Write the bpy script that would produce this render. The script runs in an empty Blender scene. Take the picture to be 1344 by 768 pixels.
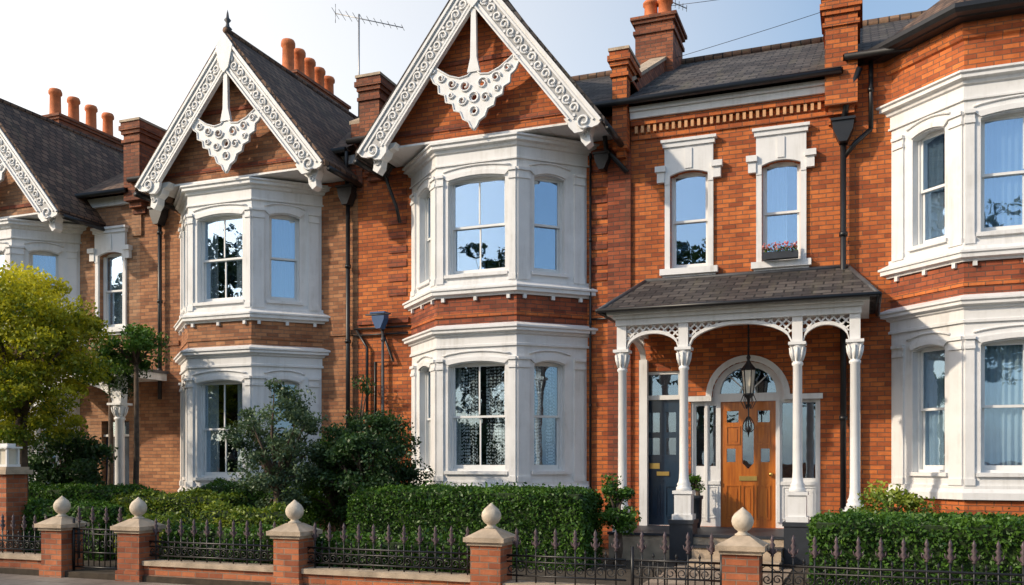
import bpy, math, random
import numpy as np
from mathutils import Vector
from mathutils.geometry import tessellate_polygon
import bmesh
random.seed(7); rng = np.random.default_rng(7)
scene = bpy.context.scene
R = math.radians

# ------------------------------------------------------------------ materials
MAT = {}
def newmat(name):
    m = bpy.data.materials.new(name); m.use_nodes = True
    nt = m.node_tree; nt.nodes.clear()
    out = nt.nodes.new('ShaderNodeOutputMaterial')
    MAT[name] = m
    return m, nt, out
def N(nt, typ, **kw):
    n = nt.nodes.new(typ)
    for k, v in kw.items():
        if k in n.inputs: n.inputs[k].default_value = v
        else: setattr(n, k, v)
    return n
def L(nt, a, b): nt.links.new(a, b)
def col(c): return (c[0], c[1], c[2], 1.0)
def mixc(nt, fac, a, b, blend='MIX'):
    n = nt.nodes.new('ShaderNodeMix'); n.data_type = 'RGBA'; n.blend_type = blend
    for sock, v in ((0, fac), (6, a), (7, b)):
        if isinstance(v, (int, float)): n.inputs[sock].default_value = v
        elif isinstance(v, tuple): n.inputs[sock].default_value = col(v)
        else: nt.links.new(v, n.inputs[sock])
    return n.outputs[2]
def ramp(nt, inp, p0, p1, c0=(0,0,0), c1=(1,1,1)):
    r = nt.nodes.new('ShaderNodeValToRGB')
    r.color_ramp.elements[0].position = p0; r.color_ramp.elements[0].color = col(c0)
    r.color_ramp.elements[1].position = p1; r.color_ramp.elements[1].color = col(c1)
    nt.links.new(inp, r.inputs[0]); return r.outputs[0]
def noise(nt, vec, scale, detail=3, rough=.55):
    n = N(nt, 'ShaderNodeTexNoise', Scale=scale, Detail=detail, Roughness=rough)
    nt.links.new(vec, n.inputs['Vector']); return n.outputs['Fac']
def mapped(nt, src, sc):
    mp = nt.nodes.new('ShaderNodeMapping'); mp.inputs['Scale'].default_value = sc
    nt.links.new(src, mp.inputs[0]); return mp.outputs[0]

def plain(name, c, rough=.6, var=.15, nscale=6, bump=.0, metallic=0, bscale=60, coat=0):
    m, nt, out = newmat(name)
    tc = nt.nodes.new('ShaderNodeTexCoord')
    p = N(nt, 'ShaderNodeBsdfPrincipled', Roughness=rough, Metallic=metallic)
    if coat: p.inputs['Coat Weight'].default_value = coat
    f = noise(nt, tc.outputs['Object'], nscale)
    f = ramp(nt, f, .3, .7)
    c0 = tuple(max(0, x*(1-var)) for x in c); c1 = tuple(min(1, x*(1+var*.6)) for x in c)
    L(nt, mixc(nt, f, c0, c1), p.inputs['Base Color'])
    if bump:
        b = N(nt, 'ShaderNodeBump', Strength=bump, Distance=.01)
        L(nt, noise(nt, tc.outputs['Object'], bscale, 3), b.inputs['Height']); L(nt, b.outputs[0], p.inputs['Normal'])
    L(nt, p.outputs[0], out.inputs[0]); return m

def brick(name, c1, c2, mort, bw=.225, bh=.075, ms=.008, dirt=(.12,.06,.035), dirtamt=.5, bump=.8, burnt=.7, bias=-.45):
    m, nt, out = newmat(name)
    uv = nt.nodes.new('ShaderNodeUVMap'); uv.uv_map = 'UVMap'
    tc = nt.nodes.new('ShaderNodeTexCoord')
    nz = N(nt, 'ShaderNodeTexNoise', Scale=3.0, Detail=1.0); L(nt, uv.outputs[0], nz.inputs['Vector'])
    va = nt.nodes.new('ShaderNodeVectorMath'); va.operation = 'MULTIPLY_ADD'
    L(nt, nz.outputs['Color'], va.inputs[0]); va.inputs[1].default_value = (.012,.010,0); L(nt, uv.outputs[0], va.inputs[2])
    b = N(nt, 'ShaderNodeTexBrick', Scale=1.0)
    b.inputs['Brick Width'].default_value = bw; b.inputs['Row Height'].default_value = bh
    b.inputs['Mortar Size'].default_value = ms; b.inputs['Mortar Smooth'].default_value = .3
    b.inputs['Color1'].default_value = col(c1); b.inputs['Color2'].default_value = col(c2)
    b.inputs['Mortar'].default_value = col(mort); b.offset = .5
    L(nt, va.outputs[0], b.inputs['Vector'])
    big = noise(nt, tc.outputs['Object'], .9, 4, .6)
    med = noise(nt, tc.outputs['Object'], 9, 3, .6)
    c = mixc(nt, ramp(nt, big, .35, .66), b.outputs['Color'], mixc(nt, 1.0, b.outputs['Color'], (.70,.62,.60), 'MULTIPLY'))
    c = mixc(nt, ramp(nt, med, .3, .75), c, mixc(nt, 1.0, c, (.76,.71,.68), 'MULTIPLY'))
    st = noise(nt, mapped(nt, uv.outputs[0], (2.2, .25, 1)), 1.6, 4, .65)
    sf = ramp(nt, st, .52, .78)
    mm = nt.nodes.new('ShaderNodeMath'); mm.operation = 'MULTIPLY'; mm.inputs[1].default_value = dirtamt
    L(nt, sf, mm.inputs[0])
    c = mixc(nt, mm.outputs[0], c, dirt)
    b2 = N(nt, 'ShaderNodeTexBrick', Scale=1.0); b2.offset = .5
    b2.inputs['Brick Width'].default_value = bw; b2.inputs['Row Height'].default_value = bh
    b2.inputs['Mortar Size'].default_value = 0; b2.inputs['Bias'].default_value = bias
    b2.inputs['Color1'].default_value = (1,1,1,1); b2.inputs['Color2'].default_value = (.30,.27,.30,1)
    b2.inputs['Mortar'].default_value = (1,1,1,1)
    L(nt, va.outputs[0], b2.inputs['Vector'])
    c = mixc(nt, burnt, c, b2.outputs['Color'], 'MULTIPLY')
    p = N(nt, 'ShaderNodeBsdfPrincipled', Roughness=.85); L(nt, c, p.inputs['Base Color'])
    inv = nt.nodes.new('ShaderNodeMath'); inv.operation = 'SUBTRACT'; inv.inputs[0].default_value = 1; L(nt, b.outputs['Fac'], inv.inputs[1])
    ad = nt.nodes.new('ShaderNodeMath'); ad.operation = 'MULTIPLY_ADD'; L(nt, noise(nt, tc.outputs['Object'], 45, 2), ad.inputs[0]); ad.inputs[1].default_value = .5; L(nt, inv.outputs[0], ad.inputs[2])
    bp = N(nt, 'ShaderNodeBump', Strength=bump, Distance=.01); L(nt, ad.outputs[0], bp.inputs['Height']); L(nt, bp.outputs[0], p.inputs['Normal'])
    L(nt, p.outputs[0], out.inputs[0]); return m

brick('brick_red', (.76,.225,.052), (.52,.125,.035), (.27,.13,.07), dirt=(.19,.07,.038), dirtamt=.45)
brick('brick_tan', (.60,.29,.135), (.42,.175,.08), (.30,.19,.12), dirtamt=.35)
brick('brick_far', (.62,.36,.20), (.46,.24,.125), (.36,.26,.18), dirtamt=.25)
brick('brick_dark', (.46,.12,.045), (.30,.075,.036), (.16,.085,.06), dirtamt=.55)
brick('brick_chimney', (.44,.155,.07), (.28,.095,.05), (.18,.11,.08), dirtamt=.6)
brick('brick_garden', (.62,.21,.085), (.44,.13,.055), (.36,.25,.18), dirtamt=.4)
brick('slate', (.12,.108,.10), (.05,.046,.048), (.012,.011,.012), bw=.28, bh=.20, ms=.016, dirt=(.12,.11,.06), dirtamt=.5, bump=1, burnt=.7, bias=-.2)
brick('tile_brown', (.25,.155,.10), (.13,.082,.058), (.03,.02,.018), bw=.20, bh=.17, ms=.016, dirt=(.14,.13,.07), dirtamt=.5, bump=1, burnt=.6, bias=-.2)
brick('paving', (.34,.30,.25), (.27,.24,.20), (.14,.13,.11), bw=.6, bh=.6, ms=.01, dirt=(.1,.09,.07), dirtamt=.3, burnt=.2)
brick('path_tiles', (.46,.38,.29), (.30,.24,.18), (.2,.17,.14), bw=.3, bh=.3, ms=.006, dirt=(.1,.08,.06), dirtamt=.3, burnt=.2)

def stucco(name, c, grime=(.44,.42,.38)):
    m, nt, out = newmat(name)
    tc = nt.nodes.new('ShaderNodeTexCoord'); uv = nt.nodes.new('ShaderNodeUVMap'); uv.uv_map = 'UVMap'
    a = ramp(nt, noise(nt, tc.outputs['Object'], 1.7, 4, .65), .40, .76)
    s = ramp(nt, noise(nt, mapped(nt, uv.outputs[0], (7, .5, 1)), 1.5, 4, .6), .46, .76)
    mm = nt.nodes.new('ShaderNodeMath'); mm.operation = 'MULTIPLY'; L(nt, a, mm.inputs[0]); L(nt, s, mm.inputs[1])
    cc = mixc(nt, a, c, tuple(x*.90 for x in c))
    cc = mixc(nt, mm.outputs[0], cc, grime)
    p = N(nt, 'ShaderNodeBsdfPrincipled', Roughness=.5); L(nt, cc, p.inputs['Base Color'])
    bp = N(nt, 'ShaderNodeBump', Strength=.3, Distance=.006); L(nt, noise(nt, tc.outputs['Object'], 22, 3), bp.inputs['Height'])
    L(nt, bp.outputs[0], p.inputs['Normal'])
    L(nt, p.outputs[0], out.inputs[0])
stucco('white', (.77,.77,.77))
stucco('trim_grey', (.36,.36,.36), (.25,.24,.22))
plain('sash', (.78,.78,.77), .35, .05)
plain('cream', (.66,.36,.18), .8, .3)
plain('stone', (.46,.36,.26), .85, .35, 5, .5)
plain('stone_ball', (.60,.51,.40), .8, .3, 9, .4)
plain('iron', (.012,.012,.014), .4, .3)
plain('finial', (.095,.065,.072), .5, .4, 30)
plain('pedestal', (.025,.03,.04), .5, .3)
plain('terracotta', (.60,.17,.055), .75, .3, 8, .2)
plain('lead', (.07,.072,.08), .55, .3, 5, .2)
plain('navy', (.010,.030,.06), .3, .15, coat=.4)
plain('hopper_blue', (.03,.09,.22), .4, .2)
plain('brass', (.75,.5,.16), .3, .1, metallic=1)
plain('dark_backing', (.02,.019,.018), .9, .2)
plain('soil', (.06,.045,.03), .95, .4, 8, .6)
plain('asphalt', (.05,.05,.052), .85, .25, 3, .5)
plain('paint_line', (.7,.7,.66), .7, .1)
plain('kerb', (.32,.31,.29), .8, .2, 4, .3)
plain('bark', (.10,.07,.05), .9, .4, 12, .6)
plain('hedge_core', (.02,.04,.01), .95, .4)
plain('lamp_glass', (.65,.6,.5), .2, .1)
plain('grass', (.055,.085,.022), .95, .4, 5, .6)
plain('alu', (.35,.35,.36), .4, .1, metallic=.8)
m, nt, out = newmat('oak')
tc = nt.nodes.new('ShaderNodeTexCoord')
f = noise(nt, mapped(nt, tc.outputs['Object'], (14, 14, 1.1)), 2.2, 5, .6)
p = N(nt, 'ShaderNodeBsdfPrincipled', Roughness=.35); p.inputs['Coat Weight'].default_value = .3
L(nt, ramp(nt, f, .3, .7, (.32,.08,.008), (.54,.17,.018)), p.inputs['Base Color']); L(nt, p.outputs[0], out.inputs[0])
def glass(name, refl, tint=(.62,.80,1.0)):
    m, nt, out = newmat(name)
    tc = nt.nodes.new('ShaderNodeTexCoord')
    tr = N(nt, 'ShaderNodeBsdfTransparent'); tr.inputs[0].default_value = (.86,.91,.93,1)
    gl = N(nt, 'ShaderNodeBsdfGlossy', Roughness=.01); gl.inputs[0].default_value = col(tint)
    bp = N(nt, 'ShaderNodeBump', Strength=.12, Distance=.02); L(nt, noise(nt, tc.outputs['Object'], 1.8, 2), bp.inputs['Height']); L(nt, bp.outputs[0], gl.inputs['Normal'])
    mx = nt.nodes.new('ShaderNodeMixShader'); mx.inputs[0].default_value = refl
    L(nt, tr.outputs[0], mx.inputs[1]); L(nt, gl.outputs[0], mx.inputs[2]); L(nt, mx.outputs[0], out.inputs[0])
glass('glass', .40); glass('glass_low', .22)
def cloth(name, c, lace=False):
    m, nt, out = newmat(name)
    uv = nt.nodes.new('ShaderNodeUVMap'); uv.uv_map = 'UVMap'
    d = N(nt, 'ShaderNodeBsdfDiffuse'); d.inputs[0].default_value = col(c)
    if lace:
        tr = N(nt, 'ShaderNodeBsdfTransparent')
        v = N(nt, 'ShaderNodeTexVoronoi', Scale=1.0); v.inputs['Randomness'].default_value = .25
        L(nt, mapped(nt, uv.outputs[0], (12, 17, 1)), v.inputs['Vector'])
        m2 = nt.nodes.new('ShaderNodeMixShader'); L(nt, ramp(nt, v.outputs['Distance'], .36, .44), m2.inputs[0])
        L(nt, d.outputs[0], m2.inputs[1]); L(nt, tr.outputs[0], m2.inputs[2]); L(nt, m2.outputs[0], out.inputs[0])
    else: L(nt, d.outputs[0], out.inputs[0])
cloth('curtain', (.72,.72,.70)); cloth('curtain_blue', (.55,.65,.72)); cloth('lace', (.8,.8,.78), True); cloth('blind', (.7,.67,.6))
def leafmat(name, dark, light, trans=.25):
    m, nt, out = newmat(name)
    at = nt.nodes.new('ShaderNodeAttribute'); at.attribute_name = 'tint'
    c = mixc(nt, at.outputs['Fac'], dark, light)
    p = N(nt, 'ShaderNodeBsdfDiffuse'); L(nt, c, p.inputs[0])
    g = N(nt, 'ShaderNodeBsdfGlossy', Roughness=.45); g.inputs[0].default_value = (.8,.85,.8,1)
    m1 = nt.nodes.new('ShaderNodeMixShader'); m1.inputs[0].default_value = .045
    L(nt, p.outputs[0], m1.inputs[1]); L(nt, g.outputs[0], m1.inputs[2])
    t = N(nt, 'ShaderNodeBsdfTranslucent'); L(nt, mixc(nt, 1.0, c, (1.0,1.0,.5), 'MULTIPLY'), t.inputs[0])
    mx = nt.nodes.new('ShaderNodeMixShader'); mx.inputs[0].default_value = trans
    L(nt, m1.outputs[0], mx.inputs[1]); L(nt, t.outputs[0], mx.inputs[2]); L(nt, mx.outputs[0], out.inputs[0])
leafmat('leaf_sunlit_yellow', (.10,.16,.015), (.66,.60,.04), .4)  # yellow end stands for sunlit leaves, painted into the colour
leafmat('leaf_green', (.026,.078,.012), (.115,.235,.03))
leafmat('leaf_lime', (.07,.14,.015), (.32,.37,.045))  # for the left hedges, sunlight on green is put into this lime
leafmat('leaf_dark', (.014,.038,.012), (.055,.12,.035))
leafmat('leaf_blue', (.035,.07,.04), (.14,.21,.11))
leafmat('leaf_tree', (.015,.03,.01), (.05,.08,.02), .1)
leafmat('petal_red', (.5,.06,.08), (.7,.35,.35))

# ------------------------------------------------------------------ mesh builder
class MB:
    def __init__(s): s.v=[]; s.f=[]; s.m=[]; s.sm=[]
    def add(s, verts, faces, mat, smooth=False):
        o=len(s.v); s.v += [tuple(v) for v in verts]
        for f in faces:
            s.f.append(tuple(i+o for i in f)); s.m.append(mat); s.sm.append(smooth)
    def build(s, name, parent=None):
        me = bpy.data.meshes.new(name); me.from_pydata(s.v, [], s.f)
        mats = sorted(set(s.m)); ix = {k:i for i,k in enumerate(mats)}
        for k in mats: me.materials.append(MAT[k])
        me.polygons.foreach_set('material_index', [ix[k] for k in s.m])
        me.polygons.foreach_set('use_smooth', s.sm)
        bm = bmesh.new(); bm.from_mesh(me); bmesh.ops.recalc_face_normals(bm, faces=bm.faces)
        uvl = bm.loops.layers.uv.new('UVMap')
        Z = Vector((0,0,1))
        for f in bm.faces:
            n = f.normal
            if abs(n.z) > .98 or n.length < .1: t, b = Vector((1,0,0)), Vector((0,1,0))
            else:
                t = Z.cross(n).normalized(); b = n.cross(t)
            for l in f.loops:
                co = l.vert.co; l[uvl].uv = (co.dot(t), co.dot(b))
        bm.to_mesh(me); bm.free(); me.update()
        ob = bpy.data.objects.new(name, me); scene.collection.objects.link(ob)
        if parent: ob.parent = parent
        return ob
def empty(name, loc=(0,0,0)):
    e = bpy.data.objects.new(name, None); scene.collection.objects.link(e); e.empty_display_size=.2
    return e
class Fr:
    def __init__(s, o, t):
        s.o=Vector(o); s.t=Vector((t[0],t[1],0)).normalized(); s.n=Vector((s.t.y,-s.t.x,0))
    def P(s,u,z,d): return s.o + s.t*u + s.n*d + Vector((0,0,z))
BF=[(0,1,2,3),(4,7,6,5),(0,4,5,1),(1,5,6,2),(2,6,7,3),(3,7,4,0)]
def box(mb,F,u0,u1,z0,z1,d0,d1,mat):
    mb.add([F.P(u0,z0,d0),F.P(u1,z0,d0),F.P(u1,z1,d0),F.P(u0,z1,d0),F.P(u0,z0,d1),F.P(u1,z0,d1),F.P(u1,z1,d1),F.P(u0,z1,d1)],BF,mat)
W = Fr((0,0,0),(1,0))
def wbox(mb,x0,x1,y0,y1,z0,z1,mat): box(mb,W,x0,x1,z0,z1,-y0,-y1,mat)
def plate(mb,F,loops,d0,d1,mat):
    tris = tessellate_polygon([[Vector((u,z,0)) for u,z in lp] for lp in loops])
    flat=[p for lp in loops for p in lp]; n=len(flat)
    vs=[F.P(u,z,d1) for u,z in flat]+[F.P(u,z,d0) for u,z in flat]
    fs=[tuple(t) for t in tris]+[tuple(n+i for i in reversed(t)) for t in tris]
    k=0
    for lp in loops:
        m=len(lp)
        for i in range(m):
            a=k+i; b=k+(i+1)%m; fs.append((a,b,b+n,a+n))
        k+=m
    mb.add(vs,fs,mat)
def rect(u0,u1,z0,z1): return [(u0,z0),(u1,z0),(u1,z1),(u0,z1)]
def archl(u0,u1,z0,z1,rise,n=10):
    pts=[(u0,z0),(u1,z0)]
    for i in range(n+1):
        a=i/n; u=u1+(u0-u1)*a; pts.append((u, z1-rise+rise*(1-(2*a-1)**2)))
    return pts
def circ(u,z,r,n=12,a0=0,a1=2*math.pi):
    return [(u+r*math.cos(a0+(a1-a0)*i/n), z+r*math.sin(a0+(a1-a0)*i/n)) for i in range(n)]
def tube(mb,pts,rad,mat,sides=6,closed=False):
    pts=[Vector(p) for p in pts]; n=len(pts)
    if not isinstance(rad,(list,tuple)): rad=[rad]*n
    vs=[];fs=[]
    prev=None
    for i,p in enumerate(pts):
        if closed: t=(pts[(i+1)%n]-pts[i-1])
        else: t=(pts[min(i+1,n-1)]-pts[max(i-1,0)])
        t.normalize()
        if prev is None:
            r=Vector((0,0,1)) if abs(t.z)<.9 else Vector((1,0,0))
            a=t.cross(r).normalized()
        else:
            a=(prev-t*prev.dot(t)); 
            if a.length<1e-4: a=t.orthogonal()
            a.normalize()
        prev=a; b=t.cross(a)
        for k in range(sides):
            an=2*math.pi*k/sides; vs.append(p+(a*math.cos(an)+b*math.sin(an))*rad[i])
    for i in range(n if closed else n-1):
        for k in range(sides):
            k2=(k+1)%sides; j=(i+1)%n
            fs.append((i*sides+k,i*sides+k2,j*sides+k2,j*sides+k))
    if not closed:
        fs.append(tuple(range(sides-1,-1,-1))); fs.append(tuple((n-1)*sides+k for k in range(sides)))
    mb.add(vs,fs,mat,True)
def lathe(mb,x,y,prof,mat,seg=16,smooth=True):
    vs=[];fs=[]
    for r,z in prof:
        for k in range(seg):
            a=2*math.pi*k/seg; vs.append((x+r*math.cos(a),y+r*math.sin(a),z))
    for i in range(len(prof)-1):
        for k in range(seg):
            k2=(k+1)%seg; fs.append((i*seg+k,i*seg+k2,(i+1)*seg+k2,(i+1)*seg+k))
    fs.append(tuple(range(seg-1,-1,-1))); fs.append(tuple((len(prof)-1)*seg+k for k in range(seg)))
    mb.add(vs,fs,mat,smooth)
def sweep(mb,path,prof,mat,z=0,wall=True):
    n=len(path); ns=[]
    for i in range(n-1):
        t=Vector((path[i+1][0]-path[i][0],path[i+1][1]-path[i][1])).normalized(); ns.append(Vector((t.y,-t.x)))
    ms=[]
    for i in range(n):
        if i==0 or i==n-1:
            q=ns[0] if i==0 else ns[-1]
            ms.append(Vector((1/q.x,0)) if (wall and abs(q.x)>.3) else q)
        else:
            a,b=ns[i-1],ns[i]; ms.append((a+b)/(1+a.dot(b)))
    vs=[];k=len(prof)
    for i in range(n):
        for d,zz in prof: vs.append((path[i][0]+ms[i].x*d, path[i][1]+ms[i].y*d, z+zz))
    fs=[]
    for i in range(n-1):
        for j in range(k):
            j2=(j+1)%k; fs.append((i*k+j,i*k+j2,(i+1)*k+j2,(i+1)*k+j))
    fs.append(tuple(range(k))); fs.append(tuple((n-1)*k+j for j in reversed(range(k))))
    mb.add(vs,fs,mat)

# ------------------------------------------------------------------ windows
def curtain(mb,F,u0,u1,z0,z1,d,mat,fold=.09,amp=.02):
    n=max(6,int((u1-u0)/fold*6)); vs=[];fs=[]; ph=random.random()*6
    rows=4
    for j in range(rows+1):
        z=z0+(z1-z0)*j/rows
        for i in range(n+1):
            u=u0+(u1-u0)*i/n
            vs.append(F.P(u,z,d+amp*math.sin(u/fold*6.28+ph+.4*math.sin(j*1.3))+amp*.5*math.sin(u*23+j*.5)))
    for j in range(rows):
        for i in range(n): a=j*(n+1)+i; fs.append((a,a+1,a+n+2,a+n+1))
    mb.add(vs,fs,mat,True)
def window(tr,gl,cu,F,u0,u1,z0,z1,d,style='side',cur='drape',cmat='curtain',g='glass'):
    e=.03; f=.055
    plate(tr,F,[rect(u0-e,u1+e,z0-e,z1+e),rect(u0+.03,u1-.03,z0+.04,z1-.03)],d-.07,d,'sash')
    a0,a1,b0,b1=u0+.028,u1-.028,z0+.038,z1-.028; zm=(b0+b1)/2
    for k,(p,q,dd) in enumerate(((b0,zm+.02,d-.075),(zm-.02,b1,d-.035))):
        plate(tr,F,[rect(a0,a1,p,q),rect(a0+f*.75,a1-f*.75,p+(.07 if k==0 else .04),q-.04)],dd-.03,dd,'sash')
        if style=='front':
            um=(a0+a1)/2; box(tr,F,um-.014,um+.014,p+.06,q-.035,dd-.026,dd-.004,'sash')
        box(gl,F,a0+.02,a1-.02,p+.03,q-.02,dd-.018,dd-.014,g)
    dc=d-.15; w=u1-u0
    if cur=='drape':
        curtain(cu,F,u0,u0+w*.30,z0,z1,dc,cmat); curtain(cu,F,u1-w*.30,u1,z0,z1,dc,cmat)
    elif cur=='half': curtain(cu,F,u0,u0+w*.62,z0,z1,dc,cmat)
    elif cur=='full': curtain(cu,F,u0-.02,u1+.02,z0,z1,dc,cmat)
    elif cur=='lace':
        curtain(cu,F,u0-.02,u0+w*.42,z0,z1,dc,'lace',fold=.16,amp=.012)
        curtain(cu,F,u1-w*.42,u1+.02,z0,z1,dc,'lace',fold=.16,amp=.012)
        curtain(cu,F,u0,u0+w*.10,z0,z1,dc-.06,cmat); curtain(cu,F,u1-w*.10,u1,z0,z1,dc-.06,cmat)
    elif cur=='blind': box(cu,F,u0,u1,z0+(z1-z0)*.35,z1,dc-.01,dc,'blind')

def hood(mb,F,u0,u1,z1,rise,w,d0,d1,mat):
    n=12; lo=[];hi=[]
    for i in range(n+1):
        a=i/n; lo.append((u0+(u1-u0)*a, z1-rise+rise*(1-(2*a-1)**2)))
        hi.append((u0-w+(u1-u0+2*w)*a, z1-rise+w*.9+(rise)*(1-(2*a-1)**2)))
    plate(mb,F,[lo+hi[::-1]],d0,d1,mat)

def bay(parent,xl,xr,dz,cur_up,cur_lo,brickm='brick_red',c=1.0,p=.95,cup='curtain',clo='curtain',sideup=None,sidelo=None):
    path=[(xl,0),(xl+c,-p),(xr-c,-p),(xr,0)]
    tr=MB();gl=MB();cu=MB();br=MB()
    sweep(br,path,[(-.2,-.2),(0,-.2),(0,1.06),(-.2,1.06)],brickm,dz)
    sweep(tr,path,[(-.2,1.06),(.07,1.06),(.07,1.16),(.03,1.22),(.03,1.27),(-.2,1.27)],'white',dz)
    sweep(br,path,[(-.2,4.0),(.01,4.0),(.01,4.60),(-.2,4.60)],'brick_dark' if brickm=='brick_red' else brickm,dz)  # red houses: storey band in darker brick colour, standing in for facade shade
    sweep(br,path,[(0,4.22),(.03,4.22),(.03,4.29),(0,4.29)],brickm,dz)
    sweep(tr,path,[(-.16,3.68),(.035,3.68),(.035,3.72),(.015,3.73),(.015,3.87),(.05,3.89),(.06,3.92),(.12,3.94),(.12,3.98),(.15,4.0),(.15,4.03),(.0,4.10),(-.16,4.10)],'white',dz)
    sweep(tr,path,[(-.16,4.58),(.05,4.58),(.06,4.61),(.12,4.63),(.12,4.69),(.145,4.70),(.145,4.73),(.03,4.80),(.03,4.86),(-.16,4.86)],'white',dz)
    sweep(tr,path,[(-.16,6.97),(.035,6.97),(.035,7.0),(.015,7.01),(.015,7.18),(.05,7.20),(.065,7.25),(.13,7.27),(.13,7.32),(.165,7.34),(.165,7.37),(.0,7.42),(-.16,7.42)],'white',dz)
    for si in range(3):
        a=Vector(path[si]);b=Vector(path[si+1]); Ln=(b-a).length
        F=Fr((a.x,a.y,dz),(b.x-a.x,b.y-a.y))
        if si==1: w0,w1,st=.19,Ln-.19,'front'
        elif si==0: w0,w1,st=Ln-.34-.60,Ln-.34,'side'
        else: w0,w1,st=.34,.94,'side'
        for (zb,zt,wz0,wz1,cur,cm,g,ri) in ((1.27,3.70,1.46,3.41,cur_lo,clo,'glass_low',.06),(4.84,6.99,5.0,6.74,cur_up,cup,'glass',.06)):
            if zb>4 and si!=1 and sideup: cur=sideup
            if zb<4 and si!=1 and sidelo: cur=sidelo
            if si==1: o0,o1=w0+.03,w1-.03
            else: o0,o1=w0,w1
            plate(tr,F,[rect(0,Ln,zb,zt),archl(o0,o1,wz0,wz1,ri)],-.13,0,'white')
            window(tr,gl,cu,F,o0,o1,wz0,wz1,-.115,st,cur,cm,g)
            hood(tr,F,o0-.0,o1+.0,wz1+.02,ri,.085,.0,.035,'white')
            mu=(o0+o1)/2; hl=(o1-o0)/2+.10
            tube(tr,[F.P(mu-hl+2*hl*i/12, wz1+.13+.07*(1-(2*i/12-1)**2),.012) for i in range(13)],.018,'white',6)
            box(tr,F,o0-.06,o1+.06,wz0-.06,wz0-.002,-.1,.05,'white')
            ps=[(.012,.135),(Ln-.135,Ln-.012)] if si==1 else ([(0.06,.26),(Ln-.24,Ln-.015)] if si==0 else [(.015,.24),(Ln-.26,Ln-.06)])
            zc=wz1-.12
            for (pa,pb) in ps:
                box(tr,F,pa,pb,zb+.10,zc,0,.032,'white')
                box(tr,F,pa-.010,pb+.010,zb,zb+.1,0,.05,'white')
                box(tr,F,pa-.010,pb+.010,zc,zc+.05,0,.055,'white')
                box(tr,F,pa-.004,pb+.004,zc+.05,zc+.14,0,.04,'white')
                box(tr,F,pa-.012,pb+.012,zc+.14,zc+.19,0,.07,'white')
        nb=3
        for i in range(nb):
            u=.14+(Ln-.28)*i/(nb-1); box(tr,F,u-.03,u+.03,4.51,4.585,.005,.06,'white')
    br.build('bay_brickwork',parent); tr.build('bay_trim',parent); gl.build('bay_glass',parent); cu.build('bay_curtains',parent)

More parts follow.
